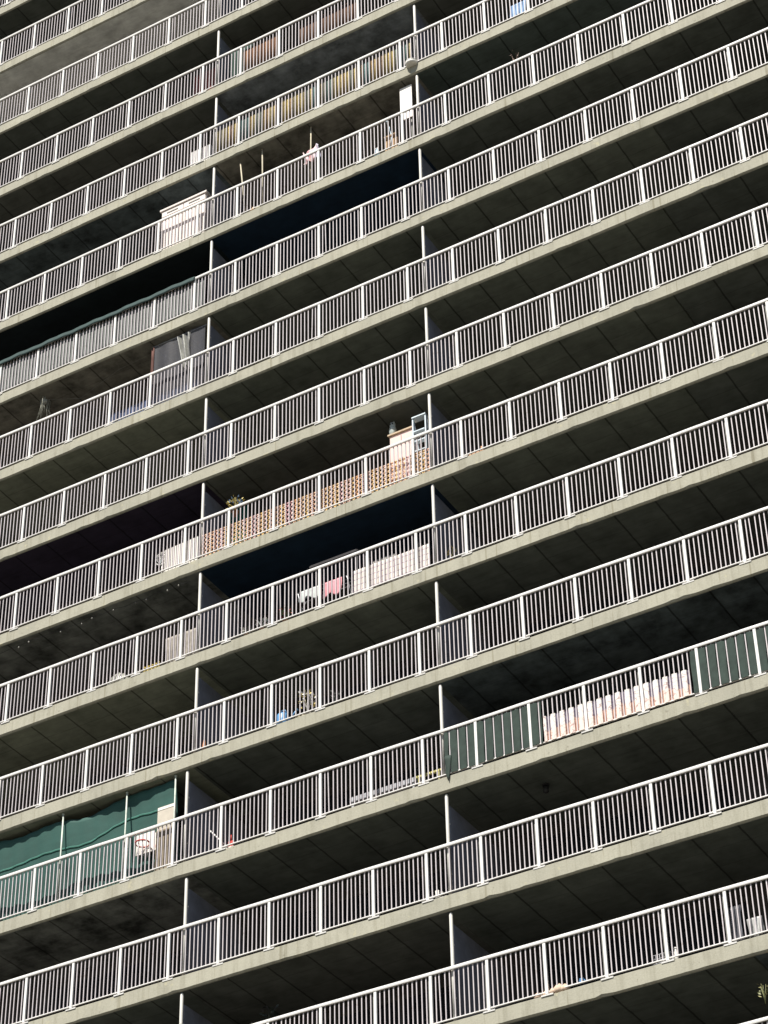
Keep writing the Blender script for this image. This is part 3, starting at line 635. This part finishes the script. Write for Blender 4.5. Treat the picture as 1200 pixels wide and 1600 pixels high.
mb = MB(); mb.lathe([(0.30, 0.0), (0.29, 0.12), (0.24, 0.24), (0.15, 0.33), (0.05, 0.37), (0.01, 0.375)], 22, sy=0.6); build('shell', mb, mat_plain('cloudy_plastic', (0.40, 0.40, 0.35), 0.3, 0.5, 12), t)
mb = MB(); mb.lathe([(0.025, 0.372), (0.03, 0.40), (0.012, 0.41)], 10); build('knob', mb, M['stile'], t)
t = thing('toy_fence', (-7.05, 0.1, Z(4)), 'small yellow toy fence on the floor right of the plastic dome', 'toy')
YEL = mt('yellow_plastic', (0.62, 0.48, 0.10), 0.5)
mb = MB(); mb.box(0, 0.42, 0, 0.015, 0.10, 0.12); mb.box(0, 0.42, 0, 0.015, 0.18, 0.2); build('bars', mb, YEL, t)
for i in range(5):
    mb = MB(); mb.bbox(i * 0.1, i * 0.1 + 0.02, -0.008, 0.022, 0.0, 0.22, 0.003); build('upright', mb, YEL, t)
plant('pot_plant', 4, 0.80, 0.1, 0.0, 0.30, 0.12, (mt('olive_leaf', (0.16, 0.15, 0.06)), YELLOWL), 'small olive plant on the floor right of the plaid blanket', (0.05, TERRA), 'plant', 35, 0.06)
t = thing('string_lights', (-11.6, 0.12, Z(4) + clear(4) - 0.09), 'string of small bulbs along the ceiling edge above the plastic dome', 'string lights')
mb = MB(); pts = [(i * 0.3, 0.02 * math.sin(i), -0.03 * abs(math.sin(i * 1.57))) for i in range(20)]; mb.tube(pts, 0.005, 5); build('cable', mb, M['black'], t)
BULB = mt('dusty_bulb', (0.16, 0.155, 0.13), 0.3)
for i in (1, 3, 4, 7, 9, 10, 12, 14, 15, 17, 18):
    mb = MB(); p = pts[i]; mb.lathe([(0.008, 0), (0.022, -0.03), (0.022, -0.05), (0.005, -0.07)][::-1], 8, p); build('bulb', mb, BULB, t)
# storey 3
t = thing('watering_can', (-3.42, 0.16, Z(3)), 'blue watering can on the floor behind the bars', 'watering can')
BLUE = mt('blue_plastic', (0.13, 0.32, 0.58), 0.4)
mb = MB(); mb.lathe([(0.13, 0), (0.14, 0.03), (0.13, 0.27), (0.10, 0.31), (0.08, 0.31)], 16); build('body', mb, BLUE, t)
mb = MB(); mb.tube([(0.12, 0, 0.06), (0.28, 0, 0.24), (0.34, 0, 0.30)], [0.025, 0.018, 0.015], 8); mb.tube([(0.335, 0, 0.295), (0.36, 0, 0.325)], [0.02, 0.045], 10); build('spout', mb, BLUE, t)
mb = MB(); mb.tube([(-0.06, 0, 0.30), (-0.05, 0, 0.40), (0.05, 0, 0.41), (0.10, 0, 0.32)], 0.013, 6); build('handle', mb, BLUE, t)
for i, (x, s_) in enumerate(((-3.0, 0.07), (-2.88, 0.055))):
    mb = MB(); mb.lathe([(0.6, 0), (1, 0.35), (0.9, 0.8), (0.4, 1.1)], 9); o = build('pebble', mb, CANE, None, (x, 0.1, Z(3))); o.scale = (s_, s_, s_ * 1.3)
    tag(o, ('larger pale stone right of the blue watering can', 'smaller pale stone right of the blue watering can')[i], 'stone')
plant('flower_pot', 3, -2.80, 0.16, 0.0, 0.52, 0.2, (WHITEL, YELLOWL), 'white and yellow flowers in a pot behind the bars', (0.09, M['pole']), 'flowers', 60, 0.09)
plant('pot_plant', 3, -2.12, 0.18, 0.0, 0.4, 0.13, (DARKL, mt('grey_leaf_two', (0.3, 0.3, 0.28))), 'dark leafy pot plant right of the white flowers', (0.06, M['black']), 'plant', 30, 0.08)
t = thing('traffic_cone', (-5.36, 0.1, Z(3)), 'small orange cone on the floor just right of a divider pole', 'cone')
mb = MB(); mb.lathe([(0.06, 0.02), (0.035, 0.2), (0.015, 0.32)], 12); build('cone', mb, mt('orange_plastic', (0.62, 0.25, 0.10), 0.5), t); mb = MB(); mb.bbox(-0.09, 0.09, -0.09, 0.09, 0.0, 0.02, 0.004); build('foot', mb, M['black'], t)
# storey 2
t = thing('green_tarpaulin', (-13.2, 0.19, Z(2)), 'large green mesh tarpaulin hung across the balcony at lower left', 'tarpaulin')
def tarp(u, q):
    x = u * 7.1; top = 2.20 - 0.20 * math.exp(-((x - 4.75) / 0.5) ** 2) - 0.10 * math.exp(-((x - 3.2) / 0.8) ** 2) - 0.015 * math.sin(x * 5); bot = 0.08
    return (x, 0.26 * (1 - q) ** 1.2 + 0.02 * math.sin(x * 2.2 + q * 2) + 0.01 * math.sin(x * 17), bot + (top - bot) * q)
mb = MB(); mb.grid(tarp, 90, 24)
gm, nt, b = newmat('green_mesh_fabric'); v = coords(nt, rnd=False)
wv = N(nt, 'ShaderNodeTexWave', bands_direction='X'); wv.inputs['Scale'].default_value = 28; wv.inputs['Distortion'].default_value = 2; L(nt, v, wv.inputs['Vector'])
cc = ramp(nt, noise(nt, coords(nt, (0.3, 1, 1), False), 2.2, 4), [(0.3, (0.016, 0.066, 0.053)), (0.7, (0.028, 0.108, 0.088))])
L(nt, mix(nt, 0.35, cc, ramp(nt, wv.outputs['Fac'], [(0.2, (0.5, 0.5, 0.5)), (0.7, (1, 1, 1))]), 'MULTIPLY'), b.inputs['Base Color']); b.inputs['Roughness'].default_value = 0.8
build('sheet', mb, gm, t, solid=0.004)
def seam(u, q):
    a = tarp(u * 0.985, 0.60 + 0.13 * u + 0.02 * math.sin(u * 17) + 0.022 * q); return (a[0], a[1] - 0.012, a[2])
mb = MB(); mb.grid(seam, 90, 3)
build('light_seam', mb, mt('pale_green_strip', (0.04, 0.15, 0.115), 0.8), t, solid=0.003)
for i, (x, lab) in enumerate(((-9.02, 'thin pale pole holding the green tarpaulin, leftmost of three'), (-7.33, 'thin pale pole in the middle of the green tarpaulin'), (-6.07, 'thin pale pole at the right edge of the green tarpaulin'))):
    mb = MB(); h = clear(2) - 0.01; mb.tube([(0, 0, 0.002), (0, 0, h - 0.03)], 0.018, 8); mb.lathe([(0.03, h - 0.03), (0.03, h - 0.008)], 10)
    tag(build('support_pole', mb, mt('pale_green_metal', (0.55, 0.60, 0.52), 0.5), None, (x, 0.10, Z(2))), lab, 'pole', 'poles along the green tarpaulin')
t = thing('basketball_hoop', (-6.88, 0.20, Z(2)), 'toy basketball hoop with white backboard and red ring in front of tarpaulin', 'basketball hoop')
mb = MB(); mb.bbox(-0.30, 0.44, 0.10, 0.125, 0.72, 1.22, 0.008); build('backboard', mb, BOARD, t)
RED = mt('red_metal', (0.55, 0.06, 0.05), 0.5)
mb = MB(); mb.ring((0, -0.07, 0.86), 0.155, 0.017, 'z'); mb.box(-0.02, 0.02, 0.08, 0.1, 0.84, 0.88); build('ring', mb, RED, t)
mb = MB(); mb.bbox(0.22, 0.40, 0.08, 0.098, 0.77, 0.84, 0.003); build('badge', mb, RED, t)
mb = MB()
for i in range(12):
    a = i * math.pi / 6; mb.tube([(0.155 * math.cos(a), -0.07 + 0.155 * math.sin(a), 0.86), (0.11 * math.cos(a + 0.4), -0.07 + 0.11 * math.sin(a + 0.4), 0.70), (0.12 * math.cos(a + 0.1), -0.07 + 0.12 * math.sin(a + 0.1), 0.55)], 0.005, 4)
build('net', mb, M['pole'], t)
mb = MB(); mb.tube([(0.05, 0.15, 0.03), (0.05, 0.15, 1.0)], 0.022, 8); build('upright', mb, M['black'], t)
mb = MB(); mb.bbox(-0.2, 0.3, 0.05, 0.4, 0.0, 0.05, 0.01); build('foot', mb, M['black'], t)
t = thing('cream_board', (-6.52, 0.12, Z(2)), 'cream board standing between the basketball hoop and a divider pole', 'board')
mb = MB(); mb.bbox(0, 0.46, 0, 0.03, 0.0, 1.60, 0.005); build('panel', mb, mt('cream_board_paint', (0.50, 0.45, 0.37), 0.7, 0.15, 3), t)
mb = MB(); mb.bbox(0.0, 0.47, -0.022, -0.002, 0.02, 1.02, 0.004); build('shade_panel', mb, mt('board_shade_brown', (0.26, 0.215, 0.155), 0.8, 0.3, 4), t)  # added panel: its brown colour stands for the bars' shade on the board
mb = MB(); mb.box(0.01, 0.45, -0.008, -0.001, 1.52, 1.58); build('edge_strip', mb, BOARD, t)
t = thing('broom', (-5.14, 0.1, Z(2)), 'white handled broom leaning over beside a railing post', 'broom')
mb = MB(); mb.tube([(0, 0, 0.60), (0.44, 0, 0.08)], 0.016, 8); build('handle', mb, M['white'], t)
mb = MB(); mb.bbox(0.38, 0.58, 0.0, 0.05, 0.0, 0.09, 0.006); build('brush', mb, M['pole'], t)
t = thing('dustpan', (-4.72, 0.14, Z(2)), 'red dustpan standing beside the white broom', 'dustpan')
mb = MB(); mb.bbox(0, 0.13, 0, 0.03, 0.02, 0.24, 0.006); build('pan', mb, RED, t); mb = MB(); mb.tube([(0.065, 0.015, 0.24), (0.065, 0.015, 0.38)], 0.012, 6); build('handle', mb, RED, t)
t = thing('low_bench', (-1.88, 0.26, Z(2)), 'low grey bench behind the bars left of the green fabric', 'bench')
GRY = mt('light_grey_plastic', (0.40, 0.40, 0.42), 0.6)
mb = MB(); mb.bbox(0, 1.55, 0, 0.28, 0.30, 0.42, 0.01); build('seat', mb, GRY, t)
for sx in (0.04, 1.46):
    mb = MB(); mb.bbox(sx, sx + 0.06, 0.02, 0.26, 0.0, 0.30, 0.006); build('leg', mb, GRY, t)
t = thing('yellow_level', (-0.22, 0.09, Z(2)), 'yellow plank low behind the bars between bench and green fabric', 'plank')
mb = MB(); mb.bbox(0, 0.58, 0, 0.05, 0.25, 0.30, 0.004); build('plank', mb, mt('pale_yellow_paint', (0.72, 0.66, 0.25), 0.5), t)
for sx in (0.03, 0.50):
    mb = MB(); mb.box(sx, sx + 0.04, 0.005, 0.045, 0.0, 0.25); build('foot', mb, mt('pale_yellow_foot', (0.6, 0.55, 0.25), 0.5), t)
GRNF = mat_plain('dark_green_woven', (0.028, 0.048, 0.038), 0.85, 0.3, 5)
woven('green_fabric', 2, 0.40, 2.22, 0.05, 1.0, GRNF, 'dark green fabric woven through bars beside a divider pole, with torn tail', 0.15, (0.41, 0.54, -0.09))
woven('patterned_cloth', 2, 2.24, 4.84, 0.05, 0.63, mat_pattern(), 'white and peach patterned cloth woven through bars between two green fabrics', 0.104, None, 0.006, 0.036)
woven('green_fabric', 2, 4.86, 7.6, 0.05, 1.0, GRNF, 'dark green fabric woven through bars at the right edge of the photo', 0.15)
# storey 1
t = thing('mug', (0.16, 0.12, Z(1)), 'small white mug on the floor at the foot of a divider pole', 'mug')
mb = MB(); mb.lathe([(0.045, 0.06), (0.05, 0.08), (0.05, 0.22), (0.043, 0.22), (0.04, 0.09)], 14); mb.box(-0.05, 0.2, -0.03, 0.06, 0.0, 0.06); build('cup', mb, M['pole'], t)
mb = MB(); mb.ring((0.075, 0, 0.15), 0.035, 0.009); build('handle', mb, M['pole'], t)
t = thing('ceiling_lamp', (2.26, 0.8, Z(1) + clear(1) - 0.012), 'small black lamp fixed to a dark ceiling below the green fabric', 'ceiling lamp')
mb = MB(); mb.lathe([(0.07, -0.03), (0.07, -0.0)], 14); build('base', mb, M['black'], t); mb = MB(); mb.lathe([(0.015, -0.20), (0.055, -0.17), (0.06, -0.08), (0.03, -0.03)], 12); build('shade', mb, M['black'], t)
# storey 0
t = thing('wire_crate', (4.42, 0.2, Z(0)), 'pale grey wire crate on the floor beside a railing post', 'crate')
mb = MB()
for z in (0.03, 0.12, 0.21, 0.29):
    for y in (0, 0.24): mb.tube([(0, y, z), (0.36, y, z)], 0.008, 5)
    for x in (0, 0.36): mb.tube([(x, 0, z), (x, 0.24, z)], 0.008, 5)
for i in range(6):
    for y in (0, 0.24): mb.tube([(i * 0.072, y, 0.0), (i * 0.072, y, 0.29)], 0.006, 5)
build('frame', mb, GRY, t); mb = MB(); mb.bbox(0.04, 0.32, 0.04, 0.2, 0.02, 0.22, 0.01); build('paper_stack', mb, mt('grey_paper', (0.36, 0.35, 0.34)), t)
t = thing('milk_bottle', (4.92, 0.1, Z(0)), 'pale bottle standing right of the wire crate', 'bottle')
mb = MB(); mb.lathe([(0.045, 0), (0.05, 0.02), (0.05, 0.16), (0.025, 0.22), (0.025, 0.25)], 12); build('body', mb, M['pole'], t); mb = MB(); mb.lathe([(0.03, 0.25), (0.03, 0.275)], 12); build('cap', mb, M['white'], t)
PEACH = mt('peach_stone', (0.62, 0.46, 0.34), 0.8); rnd = random.Random(11)
for i, (x, s_) in enumerate(((2.18, 0.095), (2.36, 0.095), (2.48, 0.105), (2.60, 0.135), (2.73, 0.11))):
    mb = MB(); mb.lathe([(0.7, 0), (1, 0.4), (0.75, 0.9), (0.4, 1.3), (0.1, 1.5)], 8, sx=1.0, sy=0.8); o = build('peach_rock', mb, PEACH, None, (x, 0.075, Z(0)), (0, 0, i)); o.scale = (s_, s_, s_)
    tag(o, ('peach rock left of the railing post, leftmost of the row', 'peach rock just right of the railing post, second in row', 'peach rock in the middle of the row on the slab edge', 'tallest peach rock of the row on the slab edge', 'peach rock at the right end of the row')[i], 'rock', 'row of peach rocks behind one railing')
t = thing('toy_car', (2.98, 0.06, Z(0) + 0.076), 'small blue toy car right of the row of peach rocks', 'toy car')
mb = MB(); mb.bbox(0, 0.16, 0, 0.08, 0.025, 0.07, 0.01); mb.bbox(0.035, 0.12, 0.01, 0.07, 0.072, 0.115, 0.01); build('body', mb, BLUE, t)
for x in (0.035, 0.125):
    for y in (-0.004, 0.084):
        mb = MB(); mb.tube([(x, y - 0.006, 0.024), (x, y + 0.006, 0.024)], 0.024, 10); build('wheel', mb, M['black'], t)
fabric('white_net', 0, 6.33, 6.62, 0.06, 0.42, 0.08, mat_sheer('white_netting', (0.6, 0.6, 0.58), 0.55), 'crumpled white netting low behind the bars at the right edge', 'netting', 4, 0.02)
fabric('grey_net', 0, 6.02, 6.22, 0.06, 0.75, 0.10, mat_sheer('grey_netting', (0.25, 0.25, 0.27), 0.45), 'dim grey netting behind the bars left of the crumpled white netting', 'netting', 3, 0.02)
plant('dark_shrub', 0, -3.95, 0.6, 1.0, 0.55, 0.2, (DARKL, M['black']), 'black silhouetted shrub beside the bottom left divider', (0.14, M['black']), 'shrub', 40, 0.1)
plant('hanging_sprig', -1, 6.40, 0.30, 1.5, 0.38, 0.09, (mt('sprig_leaf', (0.22, 0.23, 0.10)), mt('sprig_flower', (0.36, 0.34, 0.16))), 'yellow green sprig under a dark ceiling in the bottom right corner', None, 'plant', 18, 0.075)

# ------------------------------------------------------------------ ground, street, world
mb = MB(); mb.box(-900, 900, -900, 900, -0.5, 0.0)
g = build('ground', mb, mat_plain('pale_dry_ground', (0.10, 0.09, 0.065), 0.95, 0.35, 0.2)); g['kind'] = 'structure'
mb = MB(); mb.box(-300, 300, -30, -20, 0.0, 0.004)
g = build('road', mb, mat_plain('asphalt', (0.05, 0.05, 0.05), 0.9, 0.3, 1.5)); g['kind'] = 'structure'
mb = MB(); mb.box(-300, 300, -20, -16, 0.0, 0.13)
g = build('pavement', mb, mat_plain('paving', (0.18, 0.175, 0.16), 0.9, 0.25, 1.0)); g['kind'] = 'structure'

ELEV = math.radians(57)
AZX = 0.07                        # sun a touch from the left of the facade normal
d = Vector((AZX, math.cos(ELEV), -math.sin(ELEV))).normalized()
sun = bpy.data.lights.new('sun', 'SUN'); sun.energy = 4.9; sun.angle = math.radians(0.53); sun.color = (1.0, 0.955, 0.88)
so = bpy.data.objects.new('sun', sun); so.rotation_euler = d.to_track_quat('-Z', 'Y').to_euler(); COL.objects.link(so)
w = bpy.data.worlds.new('World'); S.world = w; w.use_nodes = True; nt = w.node_tree
bg = nt.nodes['Background']; sky = nt.nodes.new('ShaderNodeTexSky'); sky.sky_type = 'NISHITA'; sky.sun_disc = False
sky.sun_elevation = ELEV; sky.sun_rotation = math.pi + math.atan2(AZX, math.cos(ELEV)); sky.air_density = 1.0; sky.dust_density = 1.0
nt.links.new(sky.outputs[0], bg.inputs[0]); bg.inputs[1].default_value = 0.06

# ------------------------------------------------------------------ camera
R = ((0.8595812774, 0.5106772699, -0.0181315630), (-0.3243711065, 0.5178827606, -0.7915685893), (-0.3948460622, 0.6862988943, 0.6108112760))
cam = bpy.data.cameras.new('camera'); co = bpy.data.objects.new('camera', cam); COL.objects.link(co)
mw = Matrix(((R[0][0], -R[1][0], -R[2][0], 20.2436), (R[0][1], -R[1][1], -R[2][1], -36.5173), (R[0][2], -R[1][2], -R[2][2], -20.2144 + GZ), (0, 0, 0, 1)))
co.matrix_world = mw
cam.sensor_fit = 'VERTICAL'; cam.sensor_height = 24.0; cam.lens = 3856.609 / 1600 * 24; cam.clip_end = 3000; cam.clip_start = 0.1
S.camera = co
S.view_settings.view_transform = 'Standard'; S.view_settings.look = 'None'; S.view_settings.gamma = 1; S.view_settings.exposure = 0.65
S.view_settings.use_curve_mapping = False
S.cycles.max_bounces = 6; S.cycles.diffuse_bounces = 4; S.cycles.transparent_max_bounces = 12
